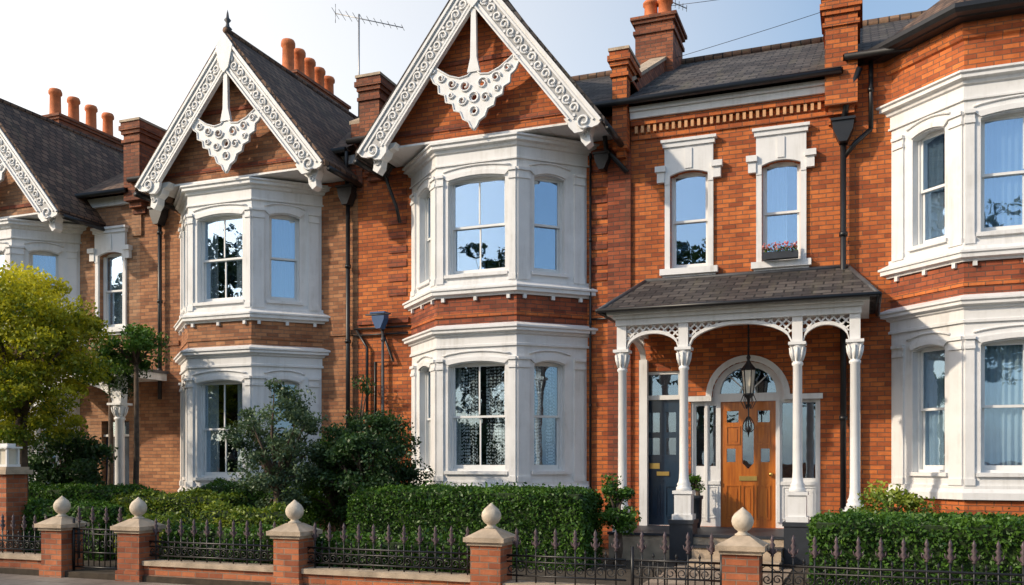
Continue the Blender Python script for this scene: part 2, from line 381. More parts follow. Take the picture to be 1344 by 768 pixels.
# ------------------------------------------------------------------ gable
def scrollpts(F,cu_,cz,e,q,s,flip,d):
    pts=[]
    for i in range(15):
        a=i/14; ang=a*1.55*math.pi*2*.8; r=s*(1-.72*a)
        x=r*math.cos(ang); y=r*math.sin(ang)*flip
        pts.append(F.P(cu_+e[0]*x+q[0]*y, cz+e[1]*x+q[1]*y, d))
    return pts
def gable(parent,cx,dz,brickm,roofm,hw=2.25,zf=7.40,zp=10.08,finial=True,yback=4.0):
    tr=MB();br=MB();rf=MB()
    F=Fr((cx,-.95,dz),(1,0))
    zl=lambda u: zp-(zp-zf)*abs(u)/hw
    plate(br,F,[[(-hw+.15,7.465),(hw-.15,7.465),(hw-.15,zl(hw-.15)-.02),(0,zp-.05),(-hw+.15,zl(hw-.15)-.02)]],-.2,0,brickm)
    for s in (-1,1):
        G=Fr((cx+s*(hw-.15),-.94,dz),(0,1))
        plate(br,G,[rect(0,1.2,7.465,zl(hw-.15)-.01)],-.0 if s>0 else 0,-.2 if s>0 else .2,brickm)
    wbox(tr,cx-hw+.05,cx+hw-.05,-.98,.1,7.425+dz,7.462+dz,'white')
    box(br,F,-1.0,1.0,8.78,8.86,0.0,.022,'brick_dark')
    box(br,F,-1.9,1.9,7.62,7.70,0.0,.022,'brick_dark')
    for s in (-1,1):
        ue=hw+.12; ze=zl(ue)
        p=[(0,zp),(s*ue,ze),(s*ue+s*.0,ze+.11),(0,zp+.13)]
        vs=[];
        for y in (-1.27,yback):
            for u,z in p: vs.append((cx+u,y,z+dz))
        rf.add(vs,[(0,1,2,3),(7,6,5,4),(0,4,5,1),(1,5,6,2),(2,6,7,3),(3,7,4,0)],roofm)
    tube(rf,[(cx,-1.28,zp+.13+dz),(cx,yback,zp+.13+dz)],.06,'tile_brown',8)
    for s in (-1,1):
        ue=hw+.16; tube(rf,[(cx+s*ue,-1.2,zl(ue)+dz+.01),(cx+s*ue,.0,zl(ue)+dz+.01)],.055,'iron',8)
    B=Fr((cx,-1.20,dz),(1,0)); ln=math.hypot(hw,zp-zf)
    w=.43
    for s in (-1,1):
        e=(s*hw/ln,-(zp-zf)/ln); q=(e[1]*s,-e[0]*s)
        A=(0,zp+.02); sx=-q[0]*w/e[0]
        def at(a,b): return (A[0]+e[0]*a+q[0]*b, A[1]+e[1]*a+q[1]*b)
        E=ln+.12
        out=[A,at(E,0),at(E+.02,.1),at(E-.02,.2),at(E-.10,.27),at(E-.08,.36),at(E-.16,w+.05),at(E-.32,w+.06),at(E-.42,w),at(sx,w)]
        plate(tr,B,[out],0,.06,'white')
        def strip(a0,a1,b0,b1,d0,d1,mat):
            x0=-q[0]*b0/e[0]; x1=-q[0]*b1/e[0]
            plate(tr,B,[[at(max(a0,x0),b0),at(a1,b0),at(a1,b1),at(max(a0,x1),b1)]],d0,d1,mat)
        strip(0,E-.15,.12,.33,.058,.064,'trim_grey')
        strip(0,E,.0,.045,.062,.11,'white'); strip(0,E-.10,.085,.12,.06,.085,'white')
        strip(0,E-.35,.33,.36,.06,.085,'white'); strip(0,E-.4,.40,.43,.06,.10,'white')
        n=int((E-.55)/.205)
        for i in range(n):
            a=.42+i*.205; c=at(a,.225)
            tube(tr,scrollpts(B,c[0],c[1],e,q,.088,1 if i%2 else -1,.072),.021,'white',5)
            c=at(a+.103,.15 if i%2 else .3); plate(tr,B,[circ(c[0],c[1],.026,7)],.06,.085,'white')
        c=at(E-.2,.24); tube(tr,scrollpts(B,c[0],c[1],e,q,.13,1,.075),.022,'white',6)
        fx=s*(hw-.22); K=Fr((cx,-1.02,dz),(1,0))
        def bk(a,b): return (fx-s*a,7.46-b)
        pl=[bk(-.1,-.02),bk(.42,-.02),bk(.36,.07),bk(.26,.10),bk(.22,.2),bk(.13,.27),bk(.11,.4),bk(.03,.5),bk(-.06,.44),bk(-.04,.3),bk(-.1,.15)]
        if s>0: pl=pl[::-1]
        plate(tr,K,[pl],-.1,.1,'white')
        for (a,b,r) in ((.08,.1,.075),(.03,.3,.06)):
            c=bk(a,b); tube(tr,scrollpts(K,c[0],c[1],(1,0),(0,1),r,s,.11),.017,'white',5)
    zc=8.47
    half=[(.05,.02),(.12,-.05),(.28,-.07),(.48,.0),(.66,.12),(.86,.28),(.86,.08),(.78,-.08),(.69,-.14),(.68,-.28),(.56,-.33),(.54,-.46),(.41,-.50),(.38,-.63),(.26,-.67),(.21,-.80),(.10,-.86),(.06,-.95),(0,-1.02)]
    outl=[(u,zc+z) for u,z in half]+[(-u,zc+z) for u,z in half[::-1][1:]]
    holes=[circ(s*.17,zc-.22,.07) for s in (-1,1)]+[circ(s*.42,zc-.15,.06) for s in (-1,1)]+[circ(s*.63,zc-.02,.045,9) for s in (-1,1)]+[circ(0,zc-.44,.055)]+[circ(s*.22,zc-.47,.05,9) for s in (-1,1)]+[circ(0,zc-.68,.045,8)]+[circ(s*.44,zc-.35,.035,8) for s in (-1,1)]
    plate(tr,B,[outl]+holes,-.0,.05,'white')
    for s in (-1,1):
        for (a,b,r) in ((.17,-.22,.115),(.42,-.15,.10),(.63,-.02,.08),(.22,-.47,.095),(.44,-.35,.065),(.80,.14,.06)):
            tube(tr,scrollpts(B,s*a,zc+b,(1,0),(0,1),r,s,.062),.018,'white',5)
        edge=[B.P(s*u,zc+z,.055) for u,z in half]; tube(tr,edge,.018,'white',5)
    tube(tr,[B.P(*(c+(.06,))) for c in circ(0,zc-.44,.09)],.017,'white',5,True)
    tube(tr,[B.P(*(c+(.06,))) for c in circ(0,zc-.68,.075)],.015,'white',5,True)
    plate(tr,B,[[(-.12,zc+.0),(.12,zc+.0),(.09,zc+.12),(.06,zc+.25),(.045,zp-.75),(.09,zp-.6),(.06,zp-.45),(-.06,zp-.45),(-.09,zp-.6),(-.045,zp-.75),(-.06,zc+.25),(-.09,zc+.12)]],.005,.075,'white')
    plate(tr,B,[[(0,zp+.06),(-.2,zp-.2),(-.1,zp-.62),(0,zp-.72),(.1,zp-.62),(.2,zp-.2)]],.064,.118,'white')
    if finial:
        z=zp+dz+.1
        lathe(tr,cx,-1.2,[(.05,z),(.05,z+.05),(.09,z+.08),(.04,z+.13),(.03,z+.2),(.07,z+.25),(.03,z+.3),(.02,z+.38),(.001,z+.46)],'lead',10)
    br.build('gable_brickwork',parent); tr.build('bargeboards_and_fretwork',parent); rf.build('gable_roof',parent)

EZ=7.95
def main_roof(parent,x0,x1,dz,mat,eavemat='iron'):
    rf=MB(); ze=EZ+dz
    vs=[]
    prof=[(-.3,ze-.06),(4.0,ze+2.24),(8.3,ze-.06),(8.3,ze+.05),(4.0,ze+2.38),(-.3,ze+.05)]
    for x in (x0,x1):
        for y,z in prof: vs.append((x,y,z))
    k=6; fs=[(0,1,4,5),(1,2,3,4),(11,10,7,6),(10,9,8,7)]
    for j in range(k): fs.append((j,(j+1)%k,k+(j+1)%k,k+j))
    rf.add(vs,fs,mat)
    tube(rf,[(x0,4.0,ze+2.40),(x1,4.0,ze+2.40)],.09,'tile_brown',8)
    tube(rf,[(x0+.02,-.36,ze-.02),(x1-.02,-.36,ze-.02)],.06,eavemat,8)
    rf.build('roof',parent)
def shell(parent,x0,x1,dz,mat):
    mb=MB(); z1=EZ+dz-.1
    wbox(mb,x0,x1,7.8,8.0,-.2,z1,mat)
    wbox(mb,x0+.02,x1-.02,1.6,1.65,-.1,z1,'dark_backing')  # near-black sheet standing in for the darkness of unlit rooms
    mb.build('back_wall_and_backing',parent)
def party(parent,x,dz,mat):
    mb=MB(); G=Fr((x,0,dz),(0,1))
    def zr(y): return EZ+.0+(y+.3)*2.33/4.3
    pl=[(-.05,7.0),(4.0,7.0),(8.2,7.0),(8.2,EZ+.25),(4.0,zr(4.0)+.3),(-.05,zr(-.05)+.3)]
    plate(mb,G,[pl],-.13,.13,mat)
    for (a,b) in (((-.05,zr(-.05)+.3),(4.0,zr(4.0)+.3)),):
        plate(mb,G,[[(a[0],a[1]+.002),(b[0],b[1]+.002),(b[0],b[1]+.07),(a[0],a[1]+.07)]],-.17,.17,'stone')
    mb.build('party_parapet',parent)
def pier(parent,x,dz,mat,w=.44,pots=0):
    mb=MB(); z=dz
    for (z0,z1,g) in ((7.05,7.17,-.10),(7.17,7.29,-.05),(7.29,8.55,0.0),(8.55,8.62,.035),(8.62,8.74,.0),(8.74,8.82,.04),(8.82,8.92,.075),(8.92,9.0,.045)):
        f=(g+.10)*2.2 if z0<7.29 else .22+g
        wbox(mb,x-w/2-max(g,-.05),x+w/2+max(g,-.05),-f-.08,.45+g,z0+z+.001,z1+z,mat)
    wbox(mb,x-w/2-.06,x+w/2+.06,-.37,.5,9.0+z,9.05+z,'stone')
    for i in range(pots):
        lathe(mb,x-.1+.22*i,0.05,[(.1,9.03+z),(.085,9.2+z),(.08,9.4+z),(.1,9.42+z),(.1,9.47+z),(.07,9.47+z)],'terracotta',12)
    mb.build('brick_pier',parent)
def stack(parent,x0,x1,y0,y1,z0,z1,pots,mat='brick_chimney'):
    mb=MB()
    wbox(mb,x0,x1,y0,y1,z0,z1-.36,mat)
    for (a,b,g) in ((.36,.28,.04),(.28,.14,.0),(.14,.07,.05),(.07,0,.09)):
        wbox(mb,x0-g,x1+g,y0-g,y1+g,z1-a+.001,z1-b,mat)
    for (px,py,h) in pots:
        lathe(mb,px,py,[(.17,z1),(.17,z1+.06),(.15,z1+.1),(.14,z1+h*.8),(.175,z1+h*.84),(.175,z1+h*.93),(.15,z1+h),(.1,z1+h),(.095,z1+h*.6)],'terracotta',14)
    mb.build('chimney_stack',parent)
def pipe(mb,x,y,z0,z1,r=.045,mat='iron'):
    tube(mb,[(x,y,z0),(x,y,z1)],r,mat,10)
    z=z0+.6
    while z<z1:
        tube(mb,[(x,y,z),(x,y,z+.07)],r*1.35,mat,10); z+=1.5
def hopper(mb,x,y,z,mat='iron',s=1):
    F=Fr((x,y,0),(1,0))
    plate(mb,F,[[(-.06*s,z-.2*s),(.06*s,z-.2*s),(.15*s,z),(.17*s,z+.14*s),(-.17*s,z+.14*s),(-.15*s,z)]],-.1*s,.12*s,mat)
    box(mb,F,-.19*s,.19*s,z+.14*s,z+.18*s,-.11*s,.15*s,mat)

def facade_window(tr,gl,cu,F,u0,u1,z0,z1,cur='half',cm='curtain'):
    window(tr,gl,cu,F,u0,u1,z0,z1,-.10,'side',cur,cm,'glass')
    box(tr,F,u0-.09,u0-.001,z0,z1-.22,0,.05,'white'); box(tr,F,u1+.001,u1+.09,z0,z1-.22,0,.05,'white')
    plate(tr,F,[[(u0-.09,z1-.22),(u0-.001,z1-.22)]+[(u0+(u1-u0)*i/8, z1-.07+.07*(1-(2*i/8-1)**2)+.0) for i in range(9)][0:]+[(u1+.001,z1-.22),(u1+.09,z1-.22),(u1+.09,z1+.42),(u0-.09,z1+.42)]],0,.065,'white')
    box(tr,F,u0-.22,u0-.091,z1-.18,z1+.1,0,.09,'white'); box(tr,F,u1+.091,u1+.22,z1-.18,z1+.1,0,.09,'white')
    box(tr,F,u0-.25,u0-.07,z1+.0,z1+.1,0.001,.13,'white'); box(tr,F,u1+.07,u1+.25,z1+.0,z1+.1,0.001,.13,'white')
    box(tr,F,(u0+u1)/2-.06,(u0+u1)/2+.06,z1+.03,z1+.38,.06,.085,'white')
    box(tr,F,u0-.12,u1+.12,z1+.42,z1+.50,0,.10,'white'); box(tr,F,u0-.15,u1+.15,z1+.5,z1+.55,0,.13,'white')
    box(tr,F,u0-.17,u1+.17,z0-.11,z0-.002,-.1,.11,'white'); box(tr,F,u0-.13,u1+.13,z0-.17,z0-.112,0,.05,'white')

def lattice(tr,F,u0,u1,zs,zc,zt,d0=-.02,d1=.02,step=.115):
    um=(u0+u1)/2; hwid=(u1-u0)/2
    def az(u): 
        k=min(1,abs(u-um)/hwid); return zs+(zc-zs)*math.sqrt(max(0,1-k**2.0))
    n=24; lo=[(u0+(u1-u0)*i/n, az(u0+(u1-u0)*i/n)) for i in range(n+1)]
    hi=[(u,min(z+.055,zt)) for u,z in lo]
    plate(tr,F,[lo+hi[::-1]],d0-.03,d1+.03,'white')
    L_=zt-zs
    for sgn in (-1,1):
        u=u0-L_
        while u<u1+L_:
            run=[]
            for i in range(33):
                z=zs+L_*i/32; uu=u+sgn*(z-zs) if sgn>0 else u+L_-(z-zs)
                ok=(u0<=uu<=u1) and z>=az(uu)+.02
                if ok: run.append((uu,z))
                if (not ok or i==32) and len(run)>2:
                    a,b=run[0],run[-1]; w=.017
                    dd=.003*sgn
                    plate(tr,F,[[(a[0]-w,a[1]),(a[0]+w,a[1]),(b[0]+w,b[1]),(b[0]-w,b[1])]],d0+dd,d1+dd,'white'); run=[]
                elif not ok: run=[]
            u+=step
def column(mb,x,y,z0,z1,r=.072):
    prof=[(r*1.7,z0),(r*1.7,z0+.05),(r*1.4,z0+.07),(r*1.55,z0+.10),(r*1.2,z0+.14),(r*1.08,z0+.2),(r,z0+.3),(r*.92,z1-.36),(r*1.15,z1-.34),(r*1.15,z1-.31),(r*.9,z1-.29),(r*1.0,z1-.24),(r*1.25,z1-.17),(r*1.15,z1-.14),(r*1.55,z1-.06),(r*1.5,z1-.045),(r*1.5,z1-.03)]
    lathe(mb,x,y,prof,'white',18)
    for k in range(8):
        a=k*math.pi/4; tube(mb,[(x+r*.95*math.cos(a),y+r*.95*math.sin(a),z1-.28),(x+r*1.35*math.cos(a),y+r*1.35*math.sin(a),z1-.17),(x+r*1.6*math.cos(a),y+r*1.6*math.sin(a),z1-.08)],[.016,.022,.012],'white',5)
    wbox(mb,x-r*1.75,x+r*1.75,y-r*1.75,y+r*1.75,z1-.045,z1,'white')

# ================================================================== HOUSE A (far left)
hA=empty('brick_house'); dz=-.35
F=Fr((0,0,dz),(1,0)); wl=MB();tr=MB();gl=MB();cu=MB()
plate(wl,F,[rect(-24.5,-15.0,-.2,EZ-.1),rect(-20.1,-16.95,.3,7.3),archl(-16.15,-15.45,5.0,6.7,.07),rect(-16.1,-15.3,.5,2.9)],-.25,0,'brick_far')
facade_window(tr,gl,cu,F,-16.15,-15.45,5.0,6.7,'full')
box(tr,F,-24.5,-15.0,EZ-.22,EZ-.02,0,.08,'white')
box(tr,F,-16.07,-15.33,.5,2.55,-.16,-.11,'navy'); box(gl,F,-16.07,-15.33,2.6,2.88,-.16,-.13,'glass_low')
box(tr,F,-16.1,-15.3,2.55,2.6,-.16,-.06,'sash')
column(tr,-14.45,-1.15,.5+dz,3.2+dz,.10); column(tr,-16.7,-1.15,.5+dz,3.2+dz,.10)
PF=Fr((0,-1.15,dz),(1,0))
plate(tr,PF,[[(-16.85,3.2),(-16.6,3.2)]+[(-15.57-1.0*math.cos(math.pi*i/14),3.2+.42*math.sin(math.pi*i/14)) for i in range(15)]+[(-14.35,3.2),(-14.32,3.75),(-16.85,3.75)]],-.1,.08,'white')
wbox(tr,-16.95,-14.25,-1.3,0,3.75+dz,3.9+dz,'white'); wbox(tr,-17.0,-14.2,-1.35,0,3.9+dz,3.96+dz,'lead')
wbox(wl,-16.9,-14.25,-1.3,-.001,-.2,.5+dz,'stone')
wl.build('walls',hA);tr.build('trim',hA);gl.build('glass',hA);cu.build('curtains',hA)
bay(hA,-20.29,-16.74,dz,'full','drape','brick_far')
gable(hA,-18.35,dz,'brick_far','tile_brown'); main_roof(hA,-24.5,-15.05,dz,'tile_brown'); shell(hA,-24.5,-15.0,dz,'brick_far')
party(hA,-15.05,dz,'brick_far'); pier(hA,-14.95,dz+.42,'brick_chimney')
stack(hA,-21.0,-20.2,2.6,5.1,8.5,11.0,[(-20.6,2.85+i*.62,.8) for i in range(4)])

# ================================================================== HOUSE B
hB=empty('brick_house'); dz=-.15
F=Fr((0,0,dz),(1,0)); wl=MB();dp=MB();tr=MB()
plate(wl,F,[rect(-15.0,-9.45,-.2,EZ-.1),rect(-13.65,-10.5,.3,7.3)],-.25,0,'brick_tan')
box(wl,F,-10.1,-9.46,4.32,4.42,0,.03,'brick_tan'); box(wl,F,-15,-13.9,4.32,4.42,0,.03,'brick_tan')
box(wl,F,-10.3,-9.46,7.35,7.5,0,.05,'brick_dark'); box(wl,F,-10.3,-9.46,7.5,7.62,0,.09,'brick_dark'); box(tr,F,-10.3,-9.46,EZ-.22,EZ-.05,0,.12,'white')
pipe(dp,-9.62,-.1,.4,6.9); hopper(dp,-9.62,-.12,6.95)
tube(dp,[(-9.62,-.12,7.1),(-9.60,-.2,7.4),(-9.5,-.35,7.75)],.045,'iron',8)
pipe(dp,-14.35,-.1,3.0,7.0); hopper(dp,-14.35,-.12,7.0)
tube(dp,[(-14.35,-.12,7.1),(-14.3,-.3,7.6)],.045,'iron',8)
wl.build('walls',hB);dp.build('drainpipes',hB); tr.build('eaves_trim',hB)
bay(hB,-13.85,-10.3,dz,'drape','drape','brick_tan',sideup='full',sidelo='full')
gable(hB,-11.68,dz,'brick_tan','tile_brown',hw=2.15,zf=7.48,zp=10.12); main_roof(hB,-15.0,-9.5,dz,'tile_brown'); shell(hB,-15.0,-9.5,dz,'brick_tan')
stack(hB,-13.55,-12.75,2.7,5.0,8.5,11.05,[(-13.15,2.95+i*.45,.9-.05*i) for i in range(5)])

# ================================================================== HOUSE C (centre)
hC=empty('brick_house'); dz=0
F=Fr((0,0,0),(1,0)); wl=MB();tr=MB();gl=MB();cu=MB();dp=MB();po=MB();dr=MB()
acx,az_,ar=-1.84,2.74,.60
doorhole=[(-2.80,.5),(-.66,.5),(-.66,az_)]+[(acx+ar*math.cos(math.pi*i/16),az_+ar*math.sin(math.pi*i/16)) for i in range(17)]+[(-2.80,az_)]
plate(wl,F,[rect(-9.45,-.35,-.2,EZ-.1),rect(-8.05,-4.9,.3,7.3),archl(-3.16,-2.50,5.0,6.70,.07),archl(-1.60,-.97,5.0,6.70,.07),rect(-3.68,-2.95,.5,3.22),doorhole],-.25,0,'brick_red')
facade_window(tr,gl,cu,F,-3.16,-2.50,5.0,6.70,'none')
facade_window(tr,gl,cu,F,-1.60,-.97,5.0,6.70,'half','curtain_blue')
box(wl,F,-4.28,-3.86,.3,7.2,0,.06,'brick_dark')
box(wl,F,-3.85,-.36,7.34,7.42,0,.035,'brick_red'); box(wl,F,-3.85,-.56,7.58,7.68,0,.10,'brick_red')
for i in range(30):
    u=-3.78+i*.11
    if u<-.6: box(wl,F,u,u+.05,7.45,7.575,.0,.075,'cream')
box(tr,F,-3.85,-.56,7.685,7.80,0,.15,'white'); box(tr,F,-3.85,-.56,7.802,7.88,0,.2,'white')
box(wl,F,-9.44,-8.3,7.3,7.4,0,.04,'brick_red'); box(wl,F,-9.44,-8.3,7.5,7.6,0,.08,'brick_red'); box(tr,F,-9.3,-8.3,7.65,7.8,0,.14,'white')
for i in range(9): box(wl,F,-4.6,-4.3,4.9+i*.28,5.04+i*.28,0,.02,'brick_dark')
for i in range(9): box(wl,F,-8.75,-8.35,4.9+i*.28,5.04+i*.28,0,.02,'brick_dark')
box(wl,F,-9.44,-8.3,4.36,4.46,0,.04,'brick_dark'); box(wl,F,-4.6,-4.29,4.36,4.46,0,.04,'brick_dark')
pipe(dp,-4.60,-.06,.5,7.2,.022)
for (a,b,z) in ((-9.5,-8.15,4.28),(-9.5,-8.3,4.15),(-4.6,-3.9,4.2)): tube(dp,[(a,-.05,z),(b,-.05,z)],.022,'iron',6)
tube(dp,[(-9.45,-.05,4.25),(-9.2,-.07,3.9),(-9.2,-.07,2.0)],.03,'iron',8); tube(dp,[(-8.9,-.06,4.28),(-8.6,-.09,3.6),(-9.0,-.09,3.6),(-9.0,-.09,1.2)],.03,'iron',8)
pipe(dp,-8.83,-.10,.4,4.25,.028,'lead'); hopper(dp,-8.83,-.2,4.4,'hopper_blue',.85)
tube(dp,[(-9.1,-.3,4.5),(-8.55,-.3,4.5)],.018,'lead',6)
pipe(dp,-.30,-.14,.2,6.95,.05); hopper(dp,-.30,-.2,7.0,'iron',1.0)
tube(dp,[(-.30,-.15,7.15),(-.24,-.2,7.5),(-.05,-.3,7.95)],.05,'iron',8); pipe(dp,.12,-.12,7.0,8.1,.04)
tube(dp,[(.12,-.12,7.0),(-.12,-.14,6.8),(-.28,-.14,6.6)],.04,'iron',8)
tube(dp,[(-4.3,-.2,7.5),(-4.28,-.16,7.2),(-3.9,-.16,6.75)],.045,'iron',8); hopper(dp,-4.35,-.15,7.0,'iron',.8)
tube(dp,[(-8.75,-.35,7.6),(-8.7,-.25,7.2),(-8.5,-.15,6.6),(-8.45,-.1,6.3)],.035,'iron',8)
def panel(mb,u0,u1,z0,z1,d,mat):
    plate(mb,F,[rect(u0,u1,z0,z1),rect(u0+.02,u1-.02,z0+.02,z1-.02)],d,d+.015,mat)
    box(mb,F,u0+.05,u1-.05,z0+.05,z1-.05,d-.004,d+.010,mat)
plate(tr,F,[rect(-3.68,-2.95,.5,3.22),rect(-3.63,-3.0,.505,2.72),rect(-3.60,-3.03,2.80,3.17)],-.16,-.04,'sash')
plate(dr,F,[rect(-3.628,-3.002,.51,2.718),rect(-3.55,-3.37,1.75,2.05),rect(-3.26,-3.08,1.75,2.05),rect(-3.55,-3.37,2.15,2.5),rect(-3.26,-3.08,2.15,2.5)],-.15,-.10,'navy')
box(gl,F,-3.6,-3.03,1.72,2.53,-.135,-.128,'glass_low'); box(gl,F,-3.61,-3.02,2.79,3.18,-.11,-.105,'glass_low')
for (a,b) in ((-3.56,-3.36),(-3.27,-3.07)):
    panel(dr,a,b,.65,1.2,-.1,'navy')
box(dr,F,-3.42,-3.2,1.38,1.45,-.10,-.08,'brass'); box(dr,F,-3.55,-3.37,1.5,1.6,-.1,-.095,'brass')
sl=[rect(-2.73,-2.58,1.55,2.6),rect(-2.50,-2.38,1.55,2.6),rect(-1.28,-1.06,1.35,2.62),rect(-.96,-.74,1.35,2.62)]
fan=[(acx+.47*math.cos(math.pi*i/16),2.80+.45*math.sin(math.pi*i/16)) for i in range(17)]
outer=[(-2.798,.502),(-.662,.502),(-.662,az_-.002)]+[(acx+(ar-.002)*math.cos(math.pi*i/16),az_+(ar-.002)*math.sin(math.pi*i/16)) for i in range(17)]+[(-2.798,az_-.002)]
outer2=[outer[0],(-2.30,.502),(-2.30,2.66),(-1.38,2.66),(-1.38,.502)]+outer[1:]
plate(tr,F,[outer2]+sl+[fan],-.16,-.06,'white')
for (a,b,c_,d_) in ((-2.76,-2.36,1.3,2.65),(-1.31,-.71,1.1,2.66)): box(gl,F,a,b,c_,d_,-.12,-.115,'glass_low')
plate(gl,F,[[(acx+.5*math.cos(math.pi*i/16),2.78+.48*math.sin(math.pi*i/16)) for i in range(17)]],-.13,-.125,'glass_low')
for k in range(1,4):
    a=math.pi*k/4; p0=(acx+.12*math.cos(a),2.8+.12*math.sin(a)); p1=(acx+.46*math.cos(a),2.8+.44*math.sin(a)); tube(tr,[F.P(p0[0],p0[1],-.1),F.P(p1[0],p1[1],-.1)],.012,'sash',6)
tube(tr,[F.P(acx+.13*math.cos(math.pi*i/10),2.8+.13*math.sin(math.pi*i/10),-.1) for i in range(11)],.014,'sash',6)
ring=[(acx+(ar+.0)*math.cos(math.pi*i/20),az_+(ar)*math.sin(math.pi*i/20)) for i in range(21)]+[(acx+(ar+.1)*math.cos(math.pi*(20-i)/20),az_+(ar+.1)*math.sin(math.pi*(20-i)/20)) for i in range(21)]
plate(tr,F,[ring],-.05,.05,'white'); box(tr,F,-2.84,-2.44,az_-.07,az_+.02,-.05,.07,'white'); box(tr,F,-1.24,-.62,az_-.07,az_+.02,-.05,.07,'white')
for (a,b) in ((-2.80,-2.77),(-2.56,-2.52),(-1.36,-1.31),(-1.03,-.99),(-.70,-.663)): box(tr,F,a,b,.6,az_-.07,-.06,-.02,'white')
for (a,b) in ((-2.75,-2.34),(-1.27,-.72)): panel(tr,a,b,.65,1.2,-.06,'white')
box(tr,F,-2.79,-2.31,1.23,1.29,-.06,-.03,'white'); box(tr,F,-1.36,-.67,1.23,1.29,-.06,-.03,'white')
loz=[(-1.84,2.42),(-1.745,2.25),(-1.745,1.6),(-1.84,1.5),(-1.935,1.6),(-1.935,2.25)]
plate(dr,F,[rect(-2.298,-1.382,.502,2.658),loz,rect(-2.2,-2.05,1.62,1.85),rect(-1.63,-1.48,1.62,1.85),rect(-2.2,-2.0,2.3,2.5),rect(-1.68,-1.48,2.3,2.5)],-.15,-.09,'oak')
for a,b in ((-2.21,-1.97),(-1.71,-1.47)):
    panel(dr,a,b,.64,1.22,-.09,'oak'); panel(dr,a,b,1.92,2.24,-.09,'oak')
panel(dr,-1.93,-1.75,.64,1.22,-.09,'oak')
box(gl,F,-2.25,-1.43,1.45,2.55,-.13,-.125,'glass_low')
box(dr,F,-1.99,-1.69,1.30,1.38,-.09,-.07,'brass'); lathe(dr,-1.46,.05,[(.03,1.38),(.03,1.44)],'brass',8)
# --- porch
px=[-3.62,-2.63,-.92,-.11]; py=-1.6
wbox(po,-3.80,0.05,-1.78,-.001,-.1,.46,'stone'); wbox(po,-3.82,.07,-1.80,-.02,.461,.50,'pedestal')
wbox(po,-2.42,-1.12,-2.1,-1.801,-.1,.32,'stone'); wbox(po,-2.44,-1.10,-2.13,-1.803,.321,.345,'pedestal')
wbox(po,-2.42,-1.12,-2.45,-2.131,-.1,.16,'stone')
for x in px[1:3]:
    wbox(po,x-.18,x+.18,py-.26,py+.18,.1,.70,'pedestal'); wbox(po,x-.2,x+.2,py-.28,py+.2,.66,.72,'pedestal')
    wbox(po,x-.13,x+.13,py-.13,py+.13,.72,1.12,'white'); wbox(po,x-.16,x+.16,py-.16,py+.16,.72,.80,'white'); wbox(po,x-.155,x+.155,py-.155,py+.155,1.12,1.17,'white')
    column(po,x,py,1.17,3.42)
wbox(po,px[3]-.14,px[3]+.14,py-.14,py+.14,.5,.95,'white'); column(po,px[3],py,.95,3.42); wbox(po,px[3]-.19,px[3]+.19,py-.19,py+.19,.84,.90,'white')
wbox(po,px[0]-.13,px[0]+.13,py-.13,py+.13,.5,.8,'white'); column(po,px[0],py,.8,3.42)
QF=Fr((0,py,0),(1,0))
for a,b in zip(px[:-1],px[1:]): lattice(po,QF,a+.08,b-.08,3.40,3.66 if b-a<1.2 else 3.74,3.80)
for x in px: box(po,QF,x-.075,x+.075,3.42,3.80,-.07,.07,'white')
for x in (px[0],px[3]):
    SF=Fr((x,0,0),(0,1)); lattice(po,SF,py+.08,-.1,3.42,3.66,3.80)
    box(po,SF,py+.08,0,3.802,3.99,-.07,.07,'white'); box(po,SF,-.12,-.001,.5,3.42,-.07,.07,'white')
box(po,QF,px[0]-.09,px[3]+.09,3.801,3.9,-.075,.10,'white'); box(po,QF,px[0]-.12,px[3]+.12,3.901,3.955,-.075,.15,'white')
wbox(po,px[0]-.2,px[3]+.2,-1.84,0,3.957,4.01,'white')
ex0,ex1,ey=-3.92,.20,-1.93
tx0,tx1=-3.60,-.22
rz=4.03; tz=4.82
po.add([(ex0,ey,rz),(ex1,ey,rz),(ex1,0,rz),(ex0,0,rz),(tx0,-.02,tz),(tx1,-.02,tz),(tx1,0,tz),(tx0,0,tz)],[(0,1,5,4),(1,2,6,5),(3,0,4,7),(3,2,1,0),(4,5,6,7)],'slate')
tube(po,[(ex0,ey,rz),(tx0,-.03,tz)],.035,'lead',6); tube(po,[(ex1,ey,rz),(tx1,-.03,tz)],.035,'lead',6); tube(po,[(tx0,-.03,tz),(tx1,-.03,tz)],.04,'lead',6)
tube(po,[(ex0-.02,ey-.03,rz-.01),(ex1+.02,ey-.03,rz-.01)],.035,'iron',8); tube(po,[(ex0-.02,ey-.03,rz-.01),(ex0-.02,0,rz-.01)],.035,'iron',8); tube(po,[(ex1+.02,ey-.03,rz-.01),(ex1+.02,0,rz-.01)],.035,'iron',8)
wl.build('walls',hC);tr.build('trim',hC);gl.build('glass',hC);cu.build('curtains',hC);dp.build('drainpipes',hC);po.build('porch',hC);dr.build('doors',hC)
bay(hC,-8.24,-4.69,0,'blindless','lace','brick_red')
gable(hC,-6.38,0,'brick_red','slate',zp=10.3); main_roof(hC,-9.5,-.3,0,'slate'); shell(hC,-9.5,-.3,0,'brick_red')
party(hC,-9.45,0,'brick_chimney'); pier(hC,-9.02,.15,'brick_chimney'); pier(hC,-4.0,-.15,'brick_red',w=.26); party(hC,-4.0,0,'brick_chimney')
stack(hC,-4.5,-3.7,3.0,4.1,8.5,11.0,[(-4.25,3.4,.5),(-3.95,3.4,.5)])

